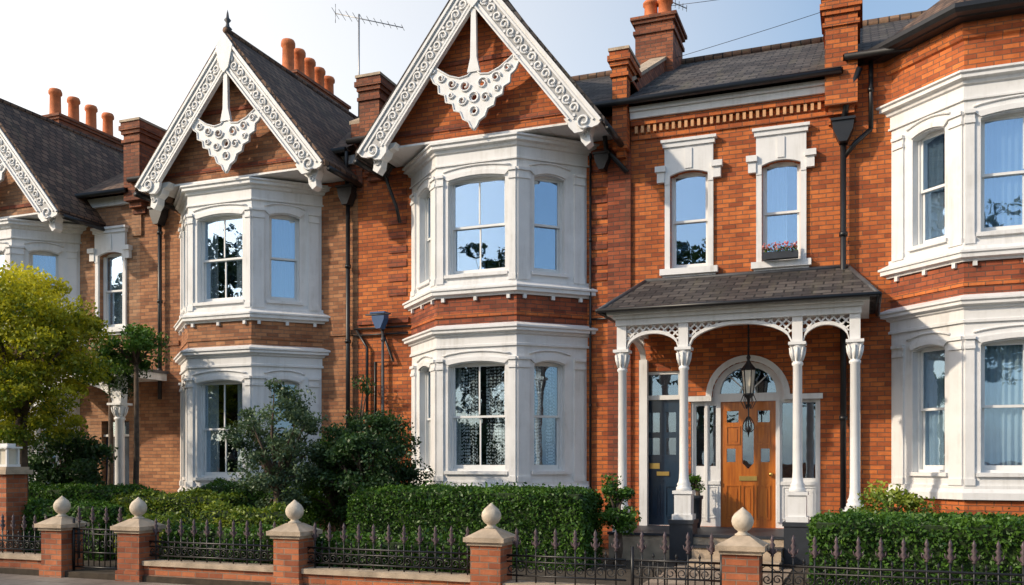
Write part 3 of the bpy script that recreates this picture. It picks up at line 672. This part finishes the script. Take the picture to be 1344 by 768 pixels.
# ================================================================== HOUSE D (right)
hD=empty('brick_house')
F=Fr((0,0,0),(1,0)); wl=MB();rf=MB()
plate(wl,F,[rect(-.35,7.0,-.2,8.1),rect(.62,3.8,.3,8.0)],-.25,0,'brick_red')
pathD=[(.43,0),(1.40,-.95),(3.0,-.95),(3.98,0)]
sweep(wl,pathD,[(-.2,7.38),(0,7.38),(0,8.2),(-.2,8.2)],'brick_red')
sweep(wl,pathD,[(0,7.86),(.04,7.88),(.08,7.98),(.08,8.1),(0,8.1)],'brick_red')
sweep(rf,pathD,[(-.1,8.1),(.26,8.1),(.3,8.14),(.3,8.2),(-.1,8.2)],'iron')
sweep(rf,pathD,[(.28,8.12),(.36,8.14),(.39,8.2),(.38,8.27),(.28,8.27)],'iron')
o=.33; k=.414
op=[(.43-o*1.414,0.1),(1.40-o*k,-.95-o),(3.0+o*k,-.95-o),(3.98+o*1.414,.1)]
rf.add([(x,y,8.24) for x,y in op]+[(2.2,1.0,10.05),(2.2,4.0,10.1),(-.1,4.0,8.3),(5.2,4.0,8.3)],[(0,1,4),(1,2,4),(2,3,4),(0,4,5,6),(3,7,5,4)],'tile_brown')
wl.build('walls',hD);rf.build('bay_roof',hD)
bay(hD,.43,3.98,0,'full','full','brick_red',c=.97,cup='curtain_blue',clo='curtain_blue',sideup='half',sidelo='half')
main_roof(hD,-.3,7.0,.2,'slate'); shell(hD,-.3,7.0,.1,'brick_red')
party(hD,-.32,.05,'brick_red'); pier(hD,-.33,.12,'brick_red',w=.5,pots=2)

# ================================================================== ground
gm=MB(); gm.add([(-250,-250,-.16),(250,-250,-.16),(250,250,-.16),(-250,250,-.16)],[(0,1,2,3)],'grass'); gm.build('ground')
gm=MB(); gm.add([(-120,-17.4,-.15),(120,-17.4,-.15),(120,-8.75,-.15),(-120,-8.75,-.15)],[(0,1,2,3)],'asphalt'); gm.build('road')
gm=MB()
for i in range(-12,12): gm.add([(i*5,-13.1,-.146),(i*5+2,-13.1,-.146),(i*5+2,-13.0,-.146),(i*5,-13.0,-.146)],[(0,1,2,3)],'paint_line')
gm.build('road_marking')
gm=MB(); wbox(gm,-120,120,-8.6,-6.16,-.2,-.02,'paving'); wbox(gm,-120,120,-8.75,-8.601,-.2,-.025,'kerb'); gm.build('pavement')
gm=MB(); wbox(gm,-120,120,-19.9,-17.55,-.2,-.02,'paving'); wbox(gm,-120,120,-17.549,-17.4,-.2,-.025,'kerb'); gm.build('pavement')
gm=MB(); wbox(gm,-40,20,-6.15,.0,-.19,.06,'soil'); gm.build('front_garden')
gm=MB(); wbox(gm,-2.6,-.95,-6.1,-2.3,-.1,.08,'path_tiles'); wbox(gm,-15.6,-14.6,-6.1,-1.3,-.1,.08,'path_tiles'); gm.build('garden_path')

# ================================================================== front wall, pillars, railings
YW=-6.0
PX=[-14.0,-10.8,-9.4,-6.84,-4.1,-1.2,2.6]
def pillar(x):
    e=empty('gate_pillar'); mb=MB(); h=.19
    wbox(mb,x-h,x+h,YW-h,YW+h,-.1,.64,'brick_garden'); wbox(mb,x-h-.02,x+h+.02,YW-h-.02,YW+h+.02,-.1,.12,'brick_garden')
    cm=MB()
    wbox(cm,x-h-.03,x+h+.03,YW-h-.03,YW+h+.03,.641,.68,'stone'); wbox(cm,x-h-.065,x+h+.065,YW-h-.065,YW+h+.065,.681,.735,'stone')
    a=h+.05;b=.08
    cm.add([(x-a,YW-a,.735),(x+a,YW-a,.735),(x+a,YW+a,.735),(x-a,YW+a,.735),(x-b,YW-b,.83),(x+b,YW-b,.83),(x+b,YW+b,.83),(x-b,YW+b,.83)],[(0,1,5,4),(1,2,6,5),(2,3,7,6),(3,0,4,7),(4,5,6,7),(3,2,1,0)],'stone')
    lathe(cm,x,YW,[(.075,.825),(.085,.84),(.05,.86),(.05,.875),(.085,.90),(.11,.94),(.118,.98),(.110,1.02),(.085,1.06),(.05,1.09),(.02,1.115),(.004,1.13)],'stone_ball',20)
    mb.build('brick_shaft',e); cm.build('stone_cap',e)
for x in PX: pillar(x)
def gwall(x0,x1,zt=.265):
    mb=MB(); wbox(mb,x0,x1,YW-.11,YW+.11,-.1,zt-.065,'brick_garden'); wbox(mb,x0,x1,YW-.15,YW+.15,zt-.064,zt,'stone'); mb.build('garden_wall')
def finial(mb,x,z,s=1.0):
    lathe(mb,x,YW,[(.008,z),(.02*s,z+.01),(.009,z+.025),(.03*s,z+.05*s),(.016,z+.075*s),(.026*s,z+.10*s),(.012,z+.125*s),(.019*s,z+.145*s),(.002,z+.19*s)],'finial',7)
    for sg in (-1,1): tube(mb,[(x,YW,z+.02),(x+sg*.035*s,YW,z+.045*s),(x+sg*.04*s,YW,z+.075*s)],[.009,.008,.004],'finial',5)
def railing(x0,x1,name='iron_railing',zb=.30,zt=.52,gate=False):
    mb=MB()
    tube(mb,[(x0,YW,zb+.03),(x1,YW,zb+.03)],.012,'iron',6); tube(mb,[(x0,YW,zt),(x1,YW,zt)],.014,'iron',6); tube(mb,[(x0,YW,zt-.07),(x1,YW,zt-.07)],.010,'iron',6)
    n=max(2,int((x1-x0)/.21)); st=(x1-x0)/n
    for i in range(n):
        x=x0+(i+.5)*st
        tube(mb,[(x,YW,zb-.06),(x,YW,zt+.10)],.010,'iron',6); finial(mb,x,zt+.09,1.25)
        xm=x+st/2
        if i<n-1:
            tube(mb,[(xm,YW,zb+.03),(xm,YW,zt+.04)],.008,'iron',5); lathe(mb,xm,YW,[(.006,zt+.03),(.018,zt+.05),(.002,zt+.09)],'iron',6)
        for sg in (-1,1):
            c=(x+sg*st*.25, (zb+zt)/2-.02); G=Fr((0,YW,0),(1,0))
            tube(mb,scrollpts(G,c[0],c[1],(1,0),(0,1),st*.24,sg,0),.007,'iron',5)
        tube(mb,[(x-st/2+ st*k/6,YW,zt-.035+.03*math.sin(k*math.pi/3)) for k in range(7)],.006,'iron',5)
    if gate:
        for x in (x0+.02,x1-.02): tube(mb,[(x,YW,.06),(x,YW,zt+.15)],.02,'iron',8)
        tube(mb,[(x0,YW,.12),(x1,YW,.12)],.014,'iron',6)
        k=int((x1-x0)/.1)
        for i in range(1,k): x=x0+(x1-x0)*i/k; tube(mb,[(x,YW,.12),(x,YW,zt)],.008,'iron',5)
    mb.build(name)
h=.2
gwall(-26,PX[0]-h); gwall(PX[0]+h,PX[1]-h); railing(PX[0]+h,PX[1]-h)
railing(PX[1]+h,PX[2]-h,'iron_gate',.30,.66,True)
gwall(PX[2]+h,PX[3]-h); railing(PX[2]+h,PX[3]-h)
gwall(PX[3]+h,PX[4]-h); railing(PX[3]+h,PX[4]-h)
gwall(PX[4]+h,-2.45,.21); railing(PX[4]+h,-2.47,zb=.26)
railing(-2.42,PX[5]-h,'iron_gate',.30,.52,True)
gwall(PX[5]+h,PX[6]-h,.21); railing(PX[5]+h,PX[6]-h,zb=.26); gwall(PX[6]+h,12)
# neighbour's brick pier with a little white lantern box
e=empty('garden_pier'); mb=MB(); gx,gy=-13.05,-5.0
wbox(mb,gx-.2,gx+.2,gy-.2,gy+.2,0,1.42,'brick_garden'); wbox(mb,gx-.26,gx+.26,gy-.26,gy+.26,1.421,1.49,'stone'); wbox(mb,gx-.22,gx+.22,gy-.22,gy+.22,1.491,1.54,'stone')
wbox(mb,gx-.13,gx+.13,gy-.13,gy+.13,1.541,1.58,'sash')
for sx in (-1,1):
    for sy in (-1,1): wbox(mb,gx+sx*.105-.016,gx+sx*.105+.016,gy+sy*.105-.016,gy+sy*.105+.016,1.581,1.84,'sash')
wbox(mb,gx-.09,gx+.09,gy-.09,gy+.09,1.581,1.83,'lamp_glass'); wbox(mb,gx-.15,gx+.15,gy-.15,gy+.15,1.841,1.87,'sash'); wbox(mb,gx-.08,gx+.08,gy-.08,gy+.08,1.871,1.92,'sash')
mb.build('pier_and_lantern',e)

# ================================================================== foliage
def leafmesh(name,c,size,mat,parent=None,asp=.55,tint=None,up=0.0):
    n=len(c); c=np.asarray(c,float)
    nr=rng.normal(size=(n,3)); nr[:,2]+=up; nr/=np.linalg.norm(nr,axis=1)[:,None]
    a=np.cross(nr,rng.normal(size=(n,3))); a/=np.linalg.norm(a,axis=1)[:,None]; b=np.cross(nr,a)
    s=(size*rng.uniform(.6,1.35,n))[:,None]
    v=np.stack([c-a*s,c-b*s*asp+nr*s*.15,c+a*s,c+b*s*asp+nr*s*.15],axis=1).reshape(-1,3)
    me=bpy.data.meshes.new(name); me.vertices.add(4*n); me.vertices.foreach_set('co',v.ravel())
    me.loops.add(4*n); me.loops.foreach_set('vertex_index',np.arange(4*n,dtype=np.int32))
    me.polygons.add(n); me.polygons.foreach_set('loop_start',np.arange(n,dtype=np.int32)*4)
    try: me.polygons.foreach_set('loop_total',np.full(n,4,dtype=np.int32))
    except Exception: pass
    me.update(calc_edges=True); me.validate()
    at=me.attributes.new('tint','FLOAT','FACE')
    if tint is None: tint=rng.uniform(0,1,n)**1.5
    at.data.foreach_set('value',np.clip(tint,0,1).astype(np.float32))
    me.materials.append(MAT[mat])
    ob=bpy.data.objects.new(name,me); scene.collection.objects.link(ob)
    if parent: ob.parent=parent
    return ob
def bumps(p,f):
    return np.sin(p[:,0]*f+1.3)*np.cos(p[:,1]*f*1.2+p[:,2]*f*.8)+.6*np.sin(p[:,0]*f*2.3+p[:,2]*f*1.9)
def hedge(x0,x1,y0,y1,z0,z1,mat='leaf_green',dens=1700,size=.028,name='hedge',amp=.03):
    e=empty(name); g=.05
    mb=MB(); wbox(mb,x0+g,x1-g,y0+g,y1-g,z0,z1-g,'hedge_core'); mb.build('hedge_core_box',e)  # solid dark green filler box added behind the leaves
    A=[((x1-x0)*(y1-y0),'t'),((x1-x0)*(z1-z0),'f'),((x1-x0)*(z1-z0)*.3,'b'),((y1-y0)*(z1-z0),'l'),((y1-y0)*(z1-z0),'r')]
    P=[]
    for ar_,k in A:
        n=int(ar_*dens); u=rng.uniform(0,1,n); v=rng.uniform(0,1,n)
        X=x0+(x1-x0)*u; Y=y0+(y1-y0)*u
        if k=='t': q=np.stack([X,y0+(y1-y0)*v,np.full(n,z1)],1)
        elif k=='f': q=np.stack([X,np.full(n,y0),z0+(z1-z0)*v],1)
        elif k=='b': q=np.stack([X,np.full(n,y1),z0+(z1-z0)*v],1)
        elif k=='l': q=np.stack([np.full(n,x0),Y,z0+(z1-z0)*v],1)
        else: q=np.stack([np.full(n,x1),Y,z0+(z1-z0)*v],1)
        P.append(q)
    P=np.concatenate(P); ctr=np.array([(x0+x1)/2,(y0+y1)/2,(z0+z1)/2])
    B=bumps(P,5.0)
    ty=np.abs(P[:,1]-ctr[1])/((y1-y0)/2); tx=np.clip((np.abs(P[:,0]-ctr[0])-((x1-x0)/2-.25))/.25,0,1)
    top=P[:,2]>z1-.15
    P[:,2]-=np.where(top,.07*ty**4+.06*tx**3,0)
    P[:,2]+=amp*B*(P[:,2]>z1-.2); P[:,1]-=amp*.8*B
    P+=rng.normal(0,.018,P.shape)
    k=int(len(P)*.05); ss=rng.integers(0,len(P),k); P[ss,2]+=rng.uniform(0,.08,k)
    tint=.38+.2*bumps(P,3.1)+rng.normal(0,.25,len(P))
    leafmesh('hedge_leaves',P,size,mat,e,tint=tint,up=.4)
def shrub(name,c,rad,ncl,clr,nleaf,size,mat,trunkz=0.06,flat=.75,sunlit_grad=0):
    e=empty(name); c=np.array(c,float); rad=np.array(rad,float)
    cl=[]
    while len(cl)<ncl:
        q=rng.uniform(-1,1,3); r=np.linalg.norm(q)
        if r<1 and r>.35: cl.append(c+q*rad)
    P=[];T=[]
    for k in cl:
        rr=clr*rng.uniform(.55,1.35); n=int(nleaf*rng.uniform(.6,1.3))
        d=rng.normal(size=(n,3)); d/=np.linalg.norm(d,axis=1)[:,None]
        q=k+d*rr*(rng.uniform(.15,1.15,n)**.6)[:,None]*np.array([1.1,1.1,flat])
        P.append(q); T.append(np.full(n,rng.uniform(.15,.75))+rng.normal(0,.18,n)+.25*d[:,2]+sunlit_grad*(k[2]-c[2])/rad[2])  # upper leaves tinted lighter; the gradient paints sunlight onto the crown top
    P=np.concatenate(P);T=np.concatenate(T)
    k=P[:,2]>trunkz+.05; P=P[k];T=T[k]
    leafmesh('leaves',P,size,mat,e,tint=T,up=.3)
    mb=MB(); base=Vector((c[0],c[1],trunkz-.05)); th=max(c[2]-rad[2]*.6,trunkz+.15)
    top=Vector((c[0]+.05,c[1],th)); tr_=.035+.035*rad[2]
    tube(mb,[base,base.lerp(top,.5)+Vector((.04,0,0)),top],[tr_*1.3,tr_,tr_*.8],'bark',8)
    for k in cl[::max(1,len(cl)//26)]:
        kv=Vector(k); mid=top.lerp(kv,.5)+Vector((rng.normal(0,.05),rng.normal(0,.05),.06))
        tube(mb,[top-Vector((0,0,.05)),mid,kv],[tr_*.6,tr_*.35,.006],'bark',5)
    mb.build('trunk_and_limbs',e)
    return e
hedge(-7.55,-3.75,-3.5,-2.4,.05,1.2,'leaf_green')
hedge(-6.6,-4.35,-5.75,-5.35,.05,.64,'leaf_green',1500,.032,amp=.04)
hedge(-9.2,-6.7,-5.75,-5.3,.05,.68,'leaf_green',1500,.032,amp=.05)
hedge(-.55,4.2,-5.0,-3.6,.05,.96,'leaf_green',1900,.026)
hedge(-9.6,-7.9,-4.6,-4.1,.05,.90,'leaf_lime',1500,.03,amp=.05)
hedge(-12.2,-9.9,-3.6,-2.9,.05,1.06,'leaf_lime',1300,.03,amp=.05)
hedge(-11.6,-9.3,-2.3,-1.7,.05,1.2,'leaf_green',1300,.03,amp=.05)
hedge(-16.5,-12.0,-3.5,-2.7,.05,1.16,'leaf_green',1300,.03)
hedge(-14.6,-11.2,-4.9,-4.3,.05,.94,'leaf_green',1300,.03)
hedge(-10.6,-9.6,-5.2,-4.6,.05,.76,'leaf_lime',1300,.03,amp=.05)
shrub('garden_tree',(-13.95,-4.0,3.5),(1.55,1.2,1.75),170,.28,300,.036,'leaf_sunlit_yellow',sunlit_grad=.3)
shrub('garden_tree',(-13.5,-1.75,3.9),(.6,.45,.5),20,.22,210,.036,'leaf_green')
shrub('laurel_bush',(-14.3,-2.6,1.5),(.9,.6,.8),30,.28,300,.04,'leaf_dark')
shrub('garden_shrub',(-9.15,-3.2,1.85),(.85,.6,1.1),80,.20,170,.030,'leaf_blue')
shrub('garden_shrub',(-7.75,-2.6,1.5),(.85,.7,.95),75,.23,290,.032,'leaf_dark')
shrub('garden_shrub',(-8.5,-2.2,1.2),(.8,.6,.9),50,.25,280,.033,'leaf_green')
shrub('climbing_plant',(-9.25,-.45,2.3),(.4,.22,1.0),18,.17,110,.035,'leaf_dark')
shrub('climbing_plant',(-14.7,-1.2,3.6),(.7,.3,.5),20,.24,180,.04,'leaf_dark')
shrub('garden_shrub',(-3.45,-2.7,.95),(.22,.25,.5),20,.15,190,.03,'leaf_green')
shrub('garden_shrub',(0.35,-2.6,.85),(.5,.4,.4),20,.18,170,.033,'leaf_lime')
shrub('potted_plant',(-2.68,-.35,1.28),(.12,.12,.16),8,.09,60,.03,'leaf_green',trunkz=.95)
pm=MB(); lathe(pm,-2.68,-.35,[(.09,.5),(.12,.62),(.13,.98),(.15,1.0),(.15,1.05),(.12,1.05)],'pedestal',14); pm.build('plant_pot')
e=empty('window_flower_box'); mb=MB(); wbox(mb,-1.57,-1.0,-.24,-.10,5.005,5.12,'pedestal'); mb.build('trough',e)
q=np.stack([rng.uniform(-1.56,-1.01,260),rng.uniform(-.25,-.1,260),rng.uniform(5.11,5.2,260)],1)
leafmesh('foliage',q,.022,'leaf_green',e); q=np.stack([rng.uniform(-1.56,-1.01,150),rng.uniform(-.28,-.1,150),rng.uniform(5.15,5.27,150)],1); leafmesh('blooms',q,.019,'petal_red',e,asp=.9)
# lantern
e=empty('hanging_lantern'); mb=MB(); lx,ly=-1.72,-.9
tube(mb,[(lx,ly,3.96),(lx,ly,3.32)],.008,'iron',5)
for k in range(14): tube(mb,[(lx+.014*math.cos(a),ly+(.014*math.sin(a) if k%2 else 0),3.34+k*.045+.024*math.sin(a)) for a in np.linspace(0,5.2,6)],.005,'iron',4,True)
lathe(mb,lx,ly,[(.02,3.34),(.035,3.30),(.02,3.26),(.05,3.2),(.10,3.14),(.125,3.10),(.11,3.09)],'iron',6,False)
lathe(mb,lx,ly,[(.105,3.09),(.07,2.72),(.06,2.72)],'lamp_glass',6,False)
for k in range(6):
    a=k*math.pi/3; tube(mb,[(lx+.112*math.cos(a),ly+.112*math.sin(a),3.1),(lx+.075*math.cos(a),ly+.075*math.sin(a),2.71)],.008,'iron',5)
    tube(mb,[(lx+.075*math.cos(a),ly+.075*math.sin(a),2.71),(lx+.12*math.cos(a),ly+.12*math.sin(a),2.6),(lx+.06*math.cos(a),ly+.06*math.sin(a),2.48),(lx+.02*math.cos(a),ly+.02*math.sin(a),2.55)],.007,'iron',5)
    tube(mb,[(lx+.02*math.cos(a),ly+.02*math.sin(a),2.35),(lx+.08*math.cos(a),ly+.08*math.sin(a),2.25),(lx+.09*math.cos(a),ly+.09*math.sin(a),2.15),(lx+.04*math.cos(a),ly+.04*math.sin(a),2.1)],.007,'iron',5)
lathe(mb,lx,ly,[(.08,2.72),(.085,2.69),(.03,2.64),(.012,2.5),(.012,2.2),(.04,2.15),(.02,2.1),(.002,2.02)],'iron',8)
mb.build('lantern_body',e)
def aerial(x,y,z0,z1,ang,ln):
    mb=MB(); tube(mb,[(x,y,z0),(x,y,z1)],.02,'alu',6)
    dx,dy=math.cos(ang),math.sin(ang)
    a=Vector((x-dx*ln*.35,y-dy*ln*.35,z1+.05)); b=Vector((x+dx*ln*.65,y+dy*ln*.65,z1-.05-.32)); tube(mb,[a,b],.012,'alu',5)
    for i in range(11):
        p=a.lerp(b,i/10); w=.28-.014*i; tube(mb,[p+Vector((-dy*w,dx*w,.0)),p-Vector((-dy*w,dx*w,.0))],.007,'alu',4)
    for s in (-1,1): tube(mb,[a,a+Vector((0,0,s*.22))],.008,'alu',4)
    mb.build('tv_aerial')
aerial(-10.9,2.5,9.3,12.0,.25,1.6); aerial(-4.05,3.6,10.9,11.75,.2,.8)
mb=MB(); pts=[(-3.9+ (9.0)*k/12, 3.4-1.2*k/12, 11.35-.3*k/12-.25*math.sin(math.pi*k/12)) for k in range(13)]; tube(mb,pts,.006,'iron',4)
pts=[(-3.9+ (9.0)*k/12, 3.2-1.2*k/12, 10.1+1.2*k/12-.15*math.sin(math.pi*k/12)) for k in range(13)]; tube(mb,pts,.006,'iron',4); mb.build('overhead_cable')
# unseen trees opposite, mirrored in the panes; last three added to shade the foreground
for i,(x,y,h_) in enumerate([(-39,-32,15),(-28,-33,12.5),(-19,-31,14.2),(-8,-32,14.0),(0,-35,11),(7.5,-31,14.5),(16,-33,12),(-34,-21.5,12.6),(-28.2,-21.8,12.8),(-22,-22,12.8)]):
    shrub('unseen_tree',(x,y,h_*.62),(h_*.25,h_*.25,h_*.36),50,h_*.07,110,.17,'leaf_tree',trunkz=-.1)
gm=MB(); wbox(gm,-60,60,-27.2,-26.9,-.2,1.6,'brick_garden'); gm.build('boundary_wall')

# ================================================================== light, sky, camera
el,azf=29,40
S=Vector((-math.cos(R(azf))*math.cos(R(el)),-math.sin(R(azf))*math.cos(R(el)),math.sin(R(el))))
sd=bpy.data.lights.new('sun','SUN'); sd.energy=3.6; sd.angle=R(1.5); sd.color=(1.0,.84,.64)
so=bpy.data.objects.new('sun',sd); scene.collection.objects.link(so); so.rotation_euler=(-S).to_track_quat('-Z','Y').to_euler(); so.location=(-20,-20,25)
w=bpy.data.worlds.new('World'); scene.world=w; w.use_nodes=True; nt=w.node_tree
bg=nt.nodes['Background']; sk=nt.nodes.new('ShaderNodeTexSky'); sk.sky_type='NISHITA'; sk.sun_disc=False
sk.sun_elevation=R(el); sk.sun_rotation=math.atan2(S.x,S.y)%(2*math.pi); sk.air_density=1.0; sk.dust_density=2.2; sk.ozone_density=1.0
# morning haze: whitish veil, brighter low down and towards the west end of the street
tc=nt.nodes.new('ShaderNodeTexCoord')
dt=nt.nodes.new('ShaderNodeVectorMath'); dt.operation='DOT_PRODUCT'; nt.links.new(tc.outputs['Generated'],dt.inputs[0]); dt.inputs[1].default_value=Vector((-.88,.42,.24)).normalized()
glow=ramp(nt,dt.outputs['Value'],.50,.95,(1.35,1.95,2.6),(7.4,6.7,5.6))
ad=nt.nodes.new('ShaderNodeMix'); ad.data_type='RGBA'; ad.blend_type='ADD'; ad.inputs[0].default_value=1.0
nt.links.new(sk.outputs[0],ad.inputs[6]); nt.links.new(glow,ad.inputs[7])
nt.links.new(ad.outputs[2],bg.inputs[0]); bg.inputs[1].default_value=.13

cd=bpy.data.cameras.new('camera'); co=bpy.data.objects.new('camera',cd); scene.collection.objects.link(co); scene.camera=co
co.location=(0,-16,1.6); co.rotation_euler=(R(90),0,R(21)); cd.sensor_width=36; cd.lens=36*1200/1344; cd.shift_y=224/1344; cd.clip_end=1000; cd.clip_start=.1
scene.view_settings.view_transform='Standard'; scene.view_settings.look='None'; scene.view_settings.exposure=0
